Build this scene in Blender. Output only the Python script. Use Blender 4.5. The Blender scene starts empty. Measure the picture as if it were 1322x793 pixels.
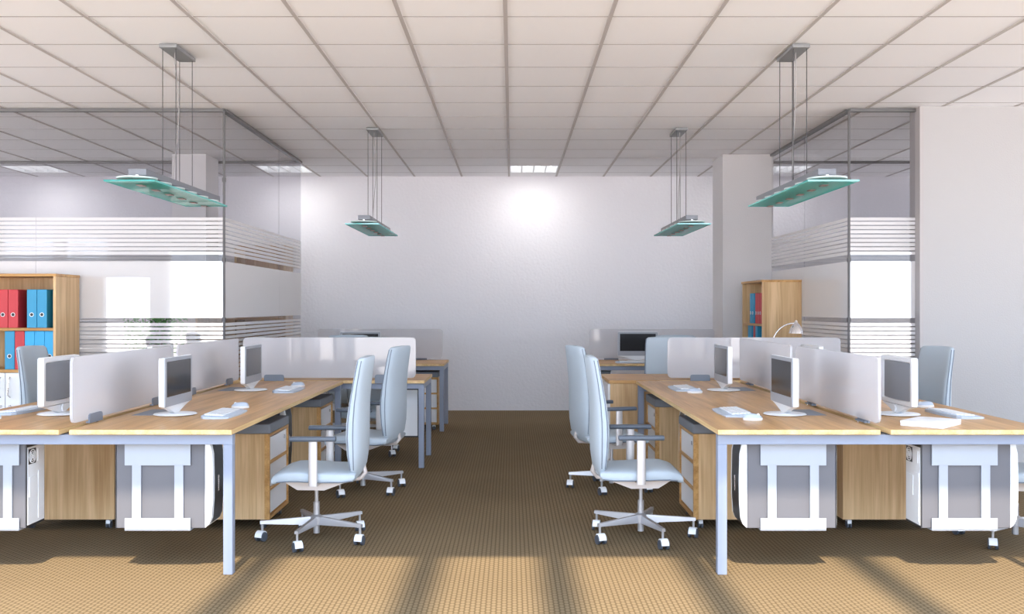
import bpy, bmesh, math, random
from mathutils import Vector, Matrix, Euler
random.seed(7)
PI = math.pi
S = bpy.context.scene
COL = S.collection

# ------------------------------------------------------------------ camera, world, sun, exposure
cam_d = bpy.data.cameras.new('camera')
cam = bpy.data.objects.new('camera', cam_d); COL.objects.link(cam)
cam_d.lens = 35.0; cam_d.sensor_width = 36.0; cam_d.sensor_fit = 'HORIZONTAL'
cam_d.clip_start = 0.05; cam_d.clip_end = 200
cam.location = (0, 0, 1.316); cam.rotation_euler = (PI/2, 0, 0)
S.camera = cam
S.view_settings.view_transform = 'Standard'
S.view_settings.look = 'None'
S.view_settings.gamma = 1.0
S.view_settings.use_curve_mapping = False
S.view_settings.exposure = 0.5
S.cycles.max_bounces = 10
S.cycles.diffuse_bounces = 6
S.cycles.glossy_bounces = 4
S.cycles.transparent_max_bounces = 24
S.cycles.sample_clamp_indirect = 6.0
S.cycles.use_denoising = True
S.cycles.caustics_reflective = False
S.cycles.caustics_refractive = False

world = bpy.data.worlds.new('sky'); S.world = world; world.use_nodes = True
wn = world.node_tree; wn.nodes.clear()
wo = wn.nodes.new('ShaderNodeOutputWorld'); wb = wn.nodes.new('ShaderNodeBackground')
# bluish white sky above the horizon, lower half brightened as added up-light for the ceiling
wtc = wn.nodes.new('ShaderNodeTexCoord'); wsep = wn.nodes.new('ShaderNodeSeparateXYZ'); wcr = wn.nodes.new('ShaderNodeValToRGB')
wmr = wn.nodes.new('ShaderNodeMapRange'); wmr.inputs['From Min'].default_value = -1; wmr.inputs['From Max'].default_value = 1
wn.links.new(wtc.outputs['Generated'], wsep.inputs[0]); wn.links.new(wsep.outputs[2], wmr.inputs['Value']); wn.links.new(wmr.outputs[0], wcr.inputs[0])
we = wcr.color_ramp.elements
we[0].position = 0.485; we[0].color = (1.12, 1.04, 1.02, 1); we[1].position = 0.51; we[1].color = (0.80, 0.93, 1.10, 1)
we2 = we.new(0.62); we2.color = (0.50, 0.62, 0.80, 1)
wn.links.new(wcr.outputs[0], wb.inputs['Color']); wb.inputs['Strength'].default_value = 5.5
wn.links.new(wb.outputs[0], wo.inputs[0])

sd = bpy.data.lights.new('sun', 'SUN'); sun = bpy.data.objects.new('sun', sd); COL.objects.link(sun)
sd.energy = 6.2; sd.angle = math.radians(1.0); sd.color = (1.0, 0.85, 0.66)
sun.rotation_euler = (math.radians(90-53.5), 0, 0)      # from behind and above, along +Y
sun.location = (0, -6, 9)

def area(name, loc, rot, sx, sy, power, color=(1,1,1)):
    d = bpy.data.lights.new(name, 'AREA'); o = bpy.data.objects.new(name, d); COL.objects.link(o)
    d.shape = 'RECTANGLE'; d.size = sx; d.size_y = sy; d.energy = power; d.color = color
    o.location = loc; o.rotation_euler = rot
    return o
def spot(name, loc, rot, power, ang, blend, color=(1,1,1), r=0.1):
    d = bpy.data.lights.new(name, 'SPOT'); o = bpy.data.objects.new(name, d); COL.objects.link(o)
    d.energy = power; d.color = color; d.spot_size = math.radians(ang); d.spot_blend = blend; d.shadow_soft_size = r
    o.location = loc; o.rotation_euler = rot
    return o
TROFFER_X = [-5.7375, -2.7375, 0.2625, 3.2625]
for tx in TROFFER_X:
    area('ceiling_light_glow', (tx, 12.0, 2.955), (0, 0, 0), 0.5, 0.5, 5.5, (1, .97, .93))
    spot('ceiling_light_beam', (tx, 12.0, 2.95), (math.radians(10), 0, 0), 0.5, 140, 1.0, (1, .97, .93))

# ------------------------------------------------------------------ materials
def lin(c):
    return tuple(((v/255)/12.92 if v/255 <= 0.04045 else ((v/255+0.055)/1.055)**2.4) for v in c)
def mat(name, col, rough=0.5, metal=0.0, spec=0.5, bump=None, emit=None):
    m = bpy.data.materials.new(name); m.use_nodes = True
    nt = m.node_tree; b = nt.nodes['Principled BSDF']
    b.inputs['Base Color'].default_value = (*col, 1); b.inputs['Roughness'].default_value = rough
    b.inputs['Metallic'].default_value = metal; b.inputs['Specular IOR Level'].default_value = spec
    if emit:
        b.inputs['Emission Color'].default_value = (*emit[0], 1); b.inputs['Emission Strength'].default_value = emit[1]
    # every material gets a slight procedural variation so no surface is perfectly even
    tc = nt.nodes.new('ShaderNodeTexCoord'); nz = nt.nodes.new('ShaderNodeTexNoise')
    nz.inputs['Scale'].default_value = bump[0] if bump else 60
    nz.inputs['Detail'].default_value = 3
    nt.links.new(tc.outputs['Object'], nz.inputs['Vector'])
    if bump:
        bp = nt.nodes.new('ShaderNodeBump'); bp.inputs['Strength'].default_value = bump[1]; bp.inputs['Distance'].default_value = bump[2]
        nt.links.new(nz.outputs[0], bp.inputs['Height']); nt.links.new(bp.outputs[0], b.inputs['Normal'])
    else:
        mr = nt.nodes.new('ShaderNodeMapRange'); dv = 0.004 if metal > 0.3 else 0.02; mr.inputs['To Min'].default_value = max(0, rough-dv); mr.inputs['To Max'].default_value = min(1, rough+dv)
        nt.links.new(nz.outputs[0], mr.inputs['Value']); nt.links.new(mr.outputs[0], b.inputs['Roughness'])
    return m

def wood(name, axis, c0, c1, rough=0.38):
    m = bpy.data.materials.new(name); m.use_nodes = True
    nt = m.node_tree; b = nt.nodes['Principled BSDF']; L = nt.links.new
    tc = nt.nodes.new('ShaderNodeTexCoord'); mp = nt.nodes.new('ShaderNodeMapping')
    sc = [9.0, 9.0, 9.0]; sc['xyz'.index(axis)] = 0.55
    mp.inputs['Scale'].default_value = sc
    L(tc.outputs['Object'], mp.inputs['Vector'])
    n1 = nt.nodes.new('ShaderNodeTexNoise'); n1.inputs['Scale'].default_value = 1.6; n1.inputs['Detail'].default_value = 6; n1.inputs['Distortion'].default_value = 0.7
    L(mp.outputs[0], n1.inputs['Vector'])
    sc2 = [70.0, 70.0, 70.0]; sc2['xyz'.index(axis)] = 2.0
    mp2 = nt.nodes.new('ShaderNodeMapping'); mp2.inputs['Scale'].default_value = sc2; L(tc.outputs['Object'], mp2.inputs['Vector'])
    n2 = nt.nodes.new('ShaderNodeTexNoise'); n2.inputs['Scale'].default_value = 1.5; n2.inputs['Detail'].default_value = 3
    L(mp2.outputs[0], n2.inputs['Vector'])
    ad = nt.nodes.new('ShaderNodeMath'); ad.operation = 'MULTIPLY_ADD'; ad.inputs[1].default_value = 0.35
    L(n2.outputs[0], ad.inputs[0])
    sb = nt.nodes.new('ShaderNodeMath'); sb.operation = 'MULTIPLY'; sb.inputs[1].default_value = 0.75; L(n1.outputs[0], sb.inputs[0])
    L(sb.outputs[0], ad.inputs[2])
    cr = nt.nodes.new('ShaderNodeValToRGB'); cr.color_ramp.elements[0].position = 0.36; cr.color_ramp.elements[1].position = 0.70
    cr.color_ramp.elements[0].color = (*c0, 1); cr.color_ramp.elements[1].color = (*c1, 1)
    L(ad.outputs[0], cr.inputs[0]); L(cr.outputs[0], b.inputs['Base Color'])
    b.inputs['Roughness'].default_value = rough; b.inputs['Specular IOR Level'].default_value = 0.22
    return m

W0, W1 = (0.38, 0.195, 0.062), (0.66, 0.39, 0.155)
WX = wood('beech_grain_x', 'x', W0, W1); WY = wood('beech_grain_y', 'y', W0, W1, 0.33); WZ = wood('beech_grain_z', 'z', (0.46, 0.275, 0.125), (0.74, 0.52, 0.29))

EDGE = wood('beech_edge_band_sunlit', 'y', (0.55, 0.36, 0.16), (0.82, 0.62, 0.34), 0.5)  # pale band; extra lightness stands in for sun on the edges

def glossy_mix(nt, base_socket, f0, rough, power=5.0, gcol=(1,1,1), hi=1.0):
    """base shader + mirror layer whose share grows towards grazing angles (Schlick)"""
    L = nt.links.new
    lw = nt.nodes.new('ShaderNodeLayerWeight'); lw.inputs['Blend'].default_value = 0.5
    pw = nt.nodes.new('ShaderNodeMath'); pw.operation = 'POWER'; pw.inputs[1].default_value = power; L(lw.outputs['Facing'], pw.inputs[0])
    ma = nt.nodes.new('ShaderNodeMath'); ma.operation = 'MULTIPLY_ADD'; ma.inputs[1].default_value = hi-f0; ma.inputs[2].default_value = f0; L(pw.outputs[0], ma.inputs[0])
    gl = nt.nodes.new('ShaderNodeBsdfGlossy'); gl.inputs['Roughness'].default_value = rough; gl.inputs['Color'].default_value = (*gcol, 1)
    mx = nt.nodes.new('ShaderNodeMixShader'); L(ma.outputs[0], mx.inputs[0]); L(base_socket, mx.inputs[1]); L(gl.outputs[0], mx.inputs[2])
    return mx.outputs[0]
def newnt(name):
    m = bpy.data.materials.new(name); m.use_nodes = True; nt = m.node_tree; nt.nodes.clear()
    return m, nt, nt.nodes.new('ShaderNodeOutputMaterial')
def glass(name, tint, f0=0.05, rough=0.0, hi=1.0):
    m, nt, out = newnt(name)
    tr = nt.nodes.new('ShaderNodeBsdfTransparent'); tr.inputs[0].default_value = (*tint, 1)
    nt.links.new(glossy_mix(nt, tr.outputs[0], f0, rough, hi=hi), out.inputs[0])
    return m
def frosted(name, col, transp, transl, f0, rough, hi=1.0):
    m, nt, out = newnt(name); L = nt.links.new
    df = nt.nodes.new('ShaderNodeBsdfDiffuse'); df.inputs[0].default_value = (*col, 1)
    tl = nt.nodes.new('ShaderNodeBsdfTranslucent'); tl.inputs[0].default_value = (*col, 1)
    tr = nt.nodes.new('ShaderNodeBsdfTransparent')
    a = nt.nodes.new('ShaderNodeMixShader'); a.inputs[0].default_value = transl; L(df.outputs[0], a.inputs[1]); L(tl.outputs[0], a.inputs[2])
    b = nt.nodes.new('ShaderNodeMixShader'); b.inputs[0].default_value = transp; L(a.outputs[0], b.inputs[1]); L(tr.outputs[0], b.inputs[2])
    L(glossy_mix(nt, b.outputs[0], f0, rough, hi=hi), out.inputs[0])
    return m

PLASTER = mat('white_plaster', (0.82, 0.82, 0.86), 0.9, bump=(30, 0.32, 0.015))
PLASTER_COL = mat('column_plaster_lightened', (0.60, 0.59, 0.60), 0.9, bump=(90, 0.25, 0.006))  # same fine plaster, colour lightened to make up for dim light on columns
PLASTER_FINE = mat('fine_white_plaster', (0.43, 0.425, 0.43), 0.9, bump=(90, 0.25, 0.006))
TILE = mat('ceiling_tile', (0.90, 0.905, 0.935), 0.95, bump=(140, 0.15, 0.004))
TBAR = mat('ceiling_bar', (0.50, 0.47, 0.465), 0.6)
TBAR2 = mat('ceiling_joint', (0.36, 0.33, 0.33), 0.8)
SLAB = mat('concrete', (0.5, 0.5, 0.5), 0.9)
RAIL = mat('grey_rail', (0.17, 0.17, 0.175), 0.4, metal=0.4)
STEEL = mat('brushed_steel', (0.50, 0.49, 0.50), 0.38, metal=0.7)
CHROME = mat('chrome', (0.72, 0.70, 0.70), 0.22, metal=0.8)
FRAME = mat('blue_grey_paint', (0.25, 0.29, 0.38), 0.4, spec=0.5)
GREYCLIP = mat('grey_plastic', (0.19, 0.22, 0.27), 0.45)
ARM = mat('dark_slate_plastic', (0.085, 0.105, 0.135), 0.4)
FABRIC = mat('pale_blue_fabric', (0.46, 0.53, 0.59), 0.85, bump=(400, 0.25, 0.002))
PIPING = mat('piping_blue_grey', (0.17, 0.20, 0.25), 0.7)
POSTM = mat('satin_metal', (0.62, 0.59, 0.58), 0.42, metal=0.35)
CABLE = mat('power_cable_grey', (0.30, 0.29, 0.29), 0.6)
RIM = mat('lens_rim_pale', (0.50, 0.58, 0.58), 0.3)
WIRE = mat('grey_wire', (0.07, 0.07, 0.075), 0.6, spec=0.2)
CORNER = mat('corner_profile', (0.13, 0.13, 0.135), 0.6, spec=0.2)
BRACKET = mat('bracket_white', (0.37, 0.40, 0.45), 0.5)
PAN = mat('seat_pan_metal', (0.66, 0.60, 0.57), 0.45, metal=0.2)
WHITEP = mat('white_plastic', (0.83, 0.85, 0.87), 0.35)
SOFTWHITE = mat('satin_white', (0.78, 0.79, 0.81), 0.5)
BEZEL = mat('silver_bezel', (0.33, 0.35, 0.39), 0.4)
SCREEN = mat('dark_screen', (0.018, 0.018, 0.020), 0.12, spec=0.6)
DARK = mat('black_plastic', (0.02, 0.022, 0.026), 0.3)
BACKP = mat('monitor_back_grey', (0.24, 0.26, 0.29), 0.45)
CASE = mat('pc_case_grey', (0.125, 0.125, 0.14), 0.5)
PAD = mat('grey_cushion', (0.21, 0.225, 0.25), 0.8, bump=(300, 0.2, 0.002))
WHEEL = mat('dark_wheel', (0.07, 0.08, 0.10), 0.5)
KEYBODY = mat('keyboard_white', (0.47, 0.55, 0.66), 0.4)
RED = mat('red_card', (0.50, 0.030, 0.040), 0.5); BLUE = mat('blue_card', (0.025, 0.27, 0.47), 0.5); CYAN = mat('cyan_card', (0.03, 0.36, 0.66), 0.5)
LEAF = mat('leaf_green', (0.08, 0.36, 0.06), 0.5); LEAF2 = mat('leaf_light', (0.16, 0.50, 0.12), 0.5)
STEM = mat('brown_stem', (0.12, 0.07, 0.04), 0.8); POT = mat('white_pot', (0.7, 0.7, 0.7), 0.4); SOIL = mat('soil', (0.03, 0.02, 0.015), 1.0)
TUBE = mat('lit_tube', (1, 1, 1), 0.5, emit=((1, .98, .95), 2.2))
GLASS = glass('clear_glass', (0.92, 0.92, 0.93), 0.015, hi=0.3)
FILM = frosted('frosted_film', (0.86, 0.85, 0.85), 0.0, 0.35, 0.14, 0.02, hi=0.40)
SCREENPANEL = frosted('frosted_screen_panel', (0.72, 0.72, 0.75), 0.22, 0.40, 0.035, 0.03, hi=0.5)
TEAL = frosted('teal_glass', (0.13, 0.66, 0.62), 0.42, 0.6, 0.03, 0.02, hi=0.2)
TEALEDGE = frosted('teal_edge', (0.08, 0.55, 0.52), 0.1, 0.4, 0.1, 0.05, hi=0.5)
LENS = frosted('lens_glass', (0.45, 0.62, 0.62), 0.55, 0.4, 0.04, 0.05, hi=0.3)

def carpet():
    m = bpy.data.materials.new('woven_carpet'); m.use_nodes = True
    nt = m.node_tree; b = nt.nodes['Principled BSDF']; L = nt.links.new; N = nt.nodes.new
    tc = N('ShaderNodeTexCoord'); sp = N('ShaderNodeSeparateXYZ'); L(tc.outputs['Object'], sp.inputs[0])
    def math_(op, a, bb=None, c=None):
        n = N('ShaderNodeMath'); n.operation = op
        for i, v in enumerate((a, bb, c)):
            if v is None: continue
            if isinstance(v, (int, float)): n.inputs[i].default_value = v
            else: L(v, n.inputs[i])
        return n.outputs[0]
    P = 0.023
    xs = math_('MULTIPLY', sp.outputs[0], 1/P)
    colm = math_('FLOOR', xs)
    odd = math_('MULTIPLY', math_('MODULO', math_('ABSOLUTE', colm), 2), 0.5)
    ys = math_('ADD', math_('MULTIPLY', sp.outputs[1], 1/(P*1.7)), odd)
    fx = math_('SUBTRACT', math_('FRACT', xs), 0.5); fy = math_('SUBTRACT', math_('FRACT', ys), 0.5)
    # raised loop: slanted pillow in each cell, with a small pit at its corner
    hx = math_('COSINE', math_('MULTIPLY', fx, PI)); hy = math_('COSINE', math_('MULTIPLY', fy, PI))
    loop = math_('MULTIPLY', math_('POWER', hx, 0.6), math_('POWER', hy, 0.5))
    sl = math_('MULTIPLY_ADD', fx, 0.35, loop)
    nz = N('ShaderNodeTexNoise'); nz.inputs['Scale'].default_value = 260; nz.inputs['Detail'].default_value = 3; L(tc.outputs['Object'], nz.inputs['Vector'])
    h = math_('MULTIPLY_ADD', nz.outputs[0], 0.35, sl)
    bp = N('ShaderNodeBump'); bp.inputs['Strength'].default_value = 0.5; bp.inputs['Distance'].default_value = 0.004; L(h, bp.inputs['Height']); L(bp.outputs[0], b.inputs['Normal'])
    cr = N('ShaderNodeValToRGB'); e = cr.color_ramp.elements
    e[0].position = 0.15; e[0].color = (0.115, 0.080, 0.042, 1); e[1].position = 0.75; e[1].color = (0.25, 0.185, 0.108, 1)
    L(math_('MULTIPLY_ADD', nz.outputs[0], 0.15, math_('MULTIPLY', loop, 0.85)), cr.inputs[0])
    n2 = N('ShaderNodeTexNoise'); n2.inputs['Scale'].default_value = 1.2; n2.inputs['Detail'].default_value = 4; L(tc.outputs['Object'], n2.inputs['Vector'])
    mx = N('ShaderNodeMix'); mx.data_type = 'RGBA'; mx.blend_type = 'MULTIPLY'; mx.inputs[0].default_value = 0.25
    L(cr.outputs[0], mx.inputs[6]); L(n2.outputs[0], mx.inputs[7]); L(mx.outputs[2], b.inputs['Base Color'])
    b.inputs['Roughness'].default_value = 0.95; b.inputs['Specular IOR Level'].default_value = 0.1
    return m
CARPET = carpet()

# ------------------------------------------------------------------ mesh helpers
class MB:
    def __init__(s): s.v = []; s.f = []; s.m = []
    def add(s, vs, fs, mi=0):
        o = len(s.v); s.v += [tuple(v) for v in vs]; s.f += [tuple(i+o for i in f) for f in fs]; s.m += [mi]*len(fs); return s
    def box(s, x0, x1, y0, y1, z0, z1, mi=0):
        v = [(x0,y0,z0),(x1,y0,z0),(x1,y1,z0),(x0,y1,z0),(x0,y0,z1),(x1,y0,z1),(x1,y1,z1),(x0,y1,z1)]
        return s.add(v, [(0,3,2,1),(4,5,6,7),(0,1,5,4),(1,2,6,5),(2,3,7,6),(3,0,4,7)], mi)
    def loft(s, rings, mi=0, cap=True):
        n = len(rings[0]); vs = [p for r in rings for p in r]; fs = []
        for k in range(len(rings)-1):
            for i in range(n):
                j = (i+1) % n; fs.append((k*n+i, k*n+j, (k+1)*n+j, (k+1)*n+i))
        if cap:
            fs.append(tuple(range(n-1, -1, -1))); fs.append(tuple((len(rings)-1)*n+i for i in range(n)))
        return s.add(vs, fs, mi)
    def cyl(s, p0, p1, r0, r1=None, n=16, mi=0):
        if r1 is None: r1 = r0
        p0 = Vector(p0); p1 = Vector(p1); d = (p1-p0).normalized()
        a = d.orthogonal().normalized(); b = d.cross(a)
        ring = lambda p, r: [p + a*math.cos(2*PI*i/n)*r + b*math.sin(2*PI*i/n)*r for i in range(n)]
        return s.loft([ring(p0, r0), ring(p1, r1)], mi)
    def tube(s, pts, r, n=8, mi=0):
        pts = [Vector(p) for p in pts]; rings = []
        d0 = (pts[1]-pts[0]).normalized(); a = d0.orthogonal().normalized()
        for i, p in enumerate(pts):
            d = (pts[min(i+1, len(pts)-1)]-pts[max(i-1, 0)]).normalized()
            a = (a - d*a.dot(d)).normalized(); b = d.cross(a)
            rr = r[i] if isinstance(r, (list, tuple)) else r
            rings.append([p + a*math.cos(2*PI*k/n)*rr + b*math.sin(2*PI*k/n)*rr for k in range(n)])
        return s.loft(rings, mi)
    def prism(s, prof, axis, a, b, mi=0):
        def P(u, v, w):
            return {'x': (w, u, v), 'y': (u, w, v), 'z': (u, v, w)}[axis]
        return s.loft([[P(u, v, a) for u, v in prof], [P(u, v, b) for u, v in prof]], mi)
    def lathe(s, prof, c=(0,0,0), n=24, mi=0, sx=1.0, sy=1.0):
        rings = [[(c[0]+r*sx*math.cos(2*PI*i/n), c[1]+r*sy*math.sin(2*PI*i/n), c[2]+z) for i in range(n)] for r, z in prof]
        return s.loft(rings, mi)
    def bevel(s, r, seg=2, ang=35):
        bm = bmesh.new(); vs = [bm.verts.new(v) for v in s.v]
        for f, m in zip(s.f, s.m):
            try: fc = bm.faces.new([vs[i] for i in f]); fc.material_index = m
            except ValueError: pass
        bmesh.ops.recalc_face_normals(bm, faces=bm.faces)
        es = [e for e in bm.edges if len(e.link_faces) == 2 and e.calc_face_angle(0) > math.radians(ang)]
        bmesh.ops.bevel(bm, geom=es, offset=r, segments=seg, affect='EDGES', profile=0.6, clamp_overlap=True)
        bm.verts.index_update()
        s.v = [tuple(v.co) for v in bm.verts]; s.f = [tuple(v.index for v in f.verts) for f in bm.faces]; s.m = [f.material_index for f in bm.faces]
        bm.free(); return s
    def build(s, name, mats, parent=None, smooth=None, loc=None, rot=None):
        me = bpy.data.meshes.new(name)
        me.from_pydata(s.v, [], s.f)
        for m in (mats if isinstance(mats, (list, tuple)) else [mats]): me.materials.append(m)
        me.polygons.foreach_set('material_index', s.m)
        bm = bmesh.new(); bm.from_mesh(me); bmesh.ops.recalc_face_normals(bm, faces=bm.faces); bm.to_mesh(me); bm.free()
        if smooth is not None:
            me.polygons.foreach_set('use_smooth', [True]*len(me.polygons))
            me.set_sharp_from_angle(angle=math.radians(smooth))
        o = bpy.data.objects.new(name, me); COL.objects.link(o)
        if parent: o.parent = parent
        if loc: o.location = loc
        if rot: o.rotation_euler = rot
        return o

def desk_top(m, parent, x0, x1, y0, y1, z0, z1):
    b = MB().box(x0, x1, y0, y1, z0, z1); b.m = [0, 0, 1, 1, 1, 1]
    return b.bevel(0.0012, 1).build('desktop', [m, EDGE], parent, smooth=35)
def bx(name, m, parent, x0, x1, y0, y1, z0, z1, r=0.0, seg=2):
    b = MB().box(x0, x1, y0, y1, z0, z1)
    if r: b.bevel(r, seg)
    return b.build(name, m, parent, smooth=35 if r else None)
def rrect(w, h, r, n=6, cx=0, cy=0):
    pts = []
    for sx, sy, a0 in ((1,1,0), (-1,1,90), (-1,-1,180), (1,-1,270)):
        for i in range(n+1):
            a = math.radians(a0 + 90*i/n); pts.append((cx+sx*(w/2-r)+r*math.cos(a), cy+sy*(h/2-r)+r*math.sin(a)))
    return pts
def empty(name, loc=(0,0,0), rz=0, label=None, cat=None, group=None):
    o = bpy.data.objects.new(name, None); COL.objects.link(o); o.location = loc; o.rotation_euler = (0, 0, rz); o.empty_display_size = 0.1
    if label: tag(o, label, cat, group)
    return o
def tag(o, label, cat, group=None):
    o['label'] = label
    if cat: o['category'] = cat
    if group: o['group'] = group
    return o
def struct(o): o['kind'] = 'structure'; return o
def dup(root, loc, rz, label, group=None):
    def cp(o, parent):
        c = o.copy(); COL.objects.link(c)
        if parent: c.parent = parent
        for ch in kids[o.name]: cp(ch, c)
        return c
    kids = {}
    def walk(o):
        kids[o.name] = list(o.children)
        for ch in kids[o.name]: walk(ch)
    walk(root)
    r = cp(root, None); r.location = loc; r.rotation_euler = (0, 0, rz); r['label'] = label
    if group: r['group'] = group
    return r
def child(o, kind):
    return [c for c in o.children if c.name.split('.')[0] == kind]

# ------------------------------------------------------------------ room shell
XL, XR, YB, YF, H, YC = -9.0, 8.5, 12.66, -0.5, 2.979, 3.183
struct(MB().box(XL, XR, YF-0.2, YB+0.2, -0.1, 0).build('floor', CARPET))
# ceiling: one mesh of suspended tiles, leaving the light openings out
TX0, TY0, TS = -0.0375, 5.70, 0.6
cm = MB()
kx0 = math.floor((XL-TX0)/TS); kx1 = math.ceil((XR-TX0)/TS)
ky0 = math.floor((YC-TY0)/TS); ky1 = math.ceil((YB-TY0)/TS)
for i in range(kx0, kx1):
    for j in range(ky0, ky1):
        x0 = max(XL, TX0+TS*i); x1 = min(XR, TX0+TS*(i+1)); y0 = max(YC, TY0+TS*j); y1 = min(YB, TY0+TS*(j+1))
        if x1 <= x0 or y1 <= y0: continue
        if any(abs((x0+x1)/2-t) < 0.1 for t in TROFFER_X) and abs((y0+y1)/2-12.0) < 0.1: continue
        cm.box(x0, x1, y0, y1, H, H+0.02)
struct(cm.build('ceiling', TILE))
gm = MB(); gy = MB()
for i in range(kx0+1, kx1):
    x = TX0+TS*i
    gm.box(x-0.012, x+0.012, YC, YB, H-0.005, H+0.001); 
for j in range(ky0+1, ky1):
    y = TY0+TS*j
    gy.box(XL, XR, y-0.0055, y+0.0055, H-0.001, H+0.001)
struct(gm.build('trim_1', TBAR)); struct(gy.build('trim_40', TBAR2))
struct(MB().box(XL-0.2, XR+0.2, YC, YB+0.2, H+0.2, H+0.4).build('sky_block_slab', SLAB))  # unseen slab added above the tiles to block the sky
struct(MB().box(XL, XR, YB, YB+0.2, 0, H+0.2).build('wall_back', PLASTER))
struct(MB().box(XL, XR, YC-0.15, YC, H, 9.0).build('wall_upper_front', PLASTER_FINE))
def side_wall(name, x0, x1):  # openings added in the unseen side walls to let in fill light
    b = MB(); b.box(x0, x1, YF, YB+0.2, 0, 0.15); b.box(x0, x1, YF, YB+0.2, 2.9, H+0.2)
    for ya, yb in ((YF, 0.0), (2.5, 2.7), (5.0, 5.2), (8.0, 8.6), (11.2, 11.45), (12.35, YB+0.2)): b.box(x0, x1, ya, yb, 0.15, 2.9)
    if x1 < 0: b.box(x0, x1, 11.45, 12.35, 0.15, 0.8).box(x0, x1, 11.45, 12.35, 2.0, 2.9)
    za, zb = (0.8, 2.2) if x1 < 0 else (0.3, 2.7)
    b.box(x0, x1, 8.6, 11.2, 0.15, za); b.box(x0, x1, 8.6, 11.2, zb, 2.9); b.box(x0, x1, 8.6, 9.2, za, zb)
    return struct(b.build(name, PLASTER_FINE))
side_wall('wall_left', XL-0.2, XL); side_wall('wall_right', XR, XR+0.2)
# window wall behind the camera: tall central glazing bars, framed openings at both sides
fb = MB()
for a, b_, z0, z1 in ((XL-0.2, -8.4, 0, 9), (-8.4, -7.06, 0, 9), (-7.06, -6.24, 1.83, 9), (-6.24, -5.94, 0, 9), (-5.94, -4.7, 2.27, 9),
                      (-4.7, -4.2, 0, 9), (4.2, 5.6, 0, 9), (5.6, 7.2, 2.27, 9), (7.2, XR+0.2, 0, 9)):
    fb.box(a, b_, YF-0.2, YF, z0, z1)
fb.box(-4.2, 4.2, YF-0.2, YF, 8.6, 9)
struct(fb.build('wall_front', PLASTER_FINE))
for k, cx in enumerate((-2.75, -1.285, -0.44, 0.225, 0.935, 1.80, 2.75)):
    struct(MB().box(cx-0.09, cx+0.09, YF-0.12, YF-0.02, 0, 8.6).build('trim_%d' % (k+2), SOFTWHITE))
# columns and the solid wall at right
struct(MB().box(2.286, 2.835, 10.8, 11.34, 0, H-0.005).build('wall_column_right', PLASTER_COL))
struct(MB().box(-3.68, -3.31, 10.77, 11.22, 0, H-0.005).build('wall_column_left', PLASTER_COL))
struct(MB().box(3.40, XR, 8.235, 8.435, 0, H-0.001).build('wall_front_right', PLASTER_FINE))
struct(MB().box(3.372, 3.40, 8.23, 8.44, 0, H-0.001).build('trim_20', mat('jamb_grey', (0.42, 0.40, 0.40), 0.5)))

# glass partitions ---------------------------------------------------------
ZT = 2.95
def bands():
    out = []; p = 0.0356; s = 0.0255
    z = 2.065
    for k in range(9): out.append((z-s-0.001, z)); z -= p
    out.append((1.223, 1.699))
    z = 1.182
    while z > 0.30: out.append((z-s, z)); z -= 0.036
    return out
BANDS = bands()
def partition(name, x0, x1, y0, y1, seams, film_side):
    """vertical glass between two points (axis aligned); seams are positions of the butt joints"""
    alongx = abs(x1-x0) > abs(y1-y0)
    r = struct(empty(name, ((x0+x1)/2, (y0+y1)/2, 0)))
    cx, cy = r.location.x, r.location.y
    t = 0.006
    cuts = [x0 if alongx else y0] + seams + [x1 if alongx else y1]
    for a, b in zip(cuts, cuts[1:]):
        if alongx: o = MB().box(a+0.002-cx, b-0.002-cx, -t, t, 0.04, ZT)
        else: o = MB().box(-t, t, a+0.002-cy, b-0.002-cy, 0.04, ZT)
        struct(o.build('pane', GLASS, r))
        fm = MB()
        for z0, z1 in BANDS:
            q0, q1 = (t+0.0005, t+0.0015) if film_side > 0 else (-t-0.0015, -t-0.0005)
            if alongx: fm.box(a+0.002-cx, b-0.002-cx, q0, q1, z0, z1)
            else: fm.box(q0, q1, a+0.002-cy, b-0.002-cy, z0, z1)
        struct(fm.build('frosted_film', FILM, r))
    w = 0.022
    if alongx: rl = MB().box(x0-cx, x1-cx, -w, w, ZT-0.001, H-0.006).box(x0-cx, x1-cx, -w, w, 0.0, 0.04)
    else: rl = MB().box(-w, w, y0-cy, y1-cy, ZT-0.001, H-0.006).box(-w, w, y0-cy, y1-cy, 0.0, 0.04)
    struct(rl.build('rail', RAIL, r))
    return r
partition('wall_glass_left_front', XL, -2.41, 8.33, 8.33, [-7.0, -5.4, -3.98], -1)
partition('wall_glass_left_side', -2.41, -2.41, 8.345, 11.34, [10.29], +1)
partition('wall_glass_left_back', XL, -2.41, 11.34, 11.34, [-5.45], -1)
partition('wall_glass_right_front', 2.82, 3.372, 8.33, 8.33, [], -1)
partition('wall_glass_right_side', 2.82, 2.82, 8.345, 10.79, [9.6], -1)
partition('wall_glass_right_back', 2.835, XR, 11.34, 11.34, [5.0], -1)
for k, cx in enumerate((-2.41, 2.82)):
    b = MB().box(cx-0.008, cx+0.008, 8.322, 8.338, 0.0, H-0.006)
    for z in (2.38, 1.71, 1.21, 0.5): b.box(cx-0.012, cx+0.012, 8.315, 8.345, z-0.018, z+0.018)
    struct(b.build('trim_%d' % (30+k), CORNER))

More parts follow.
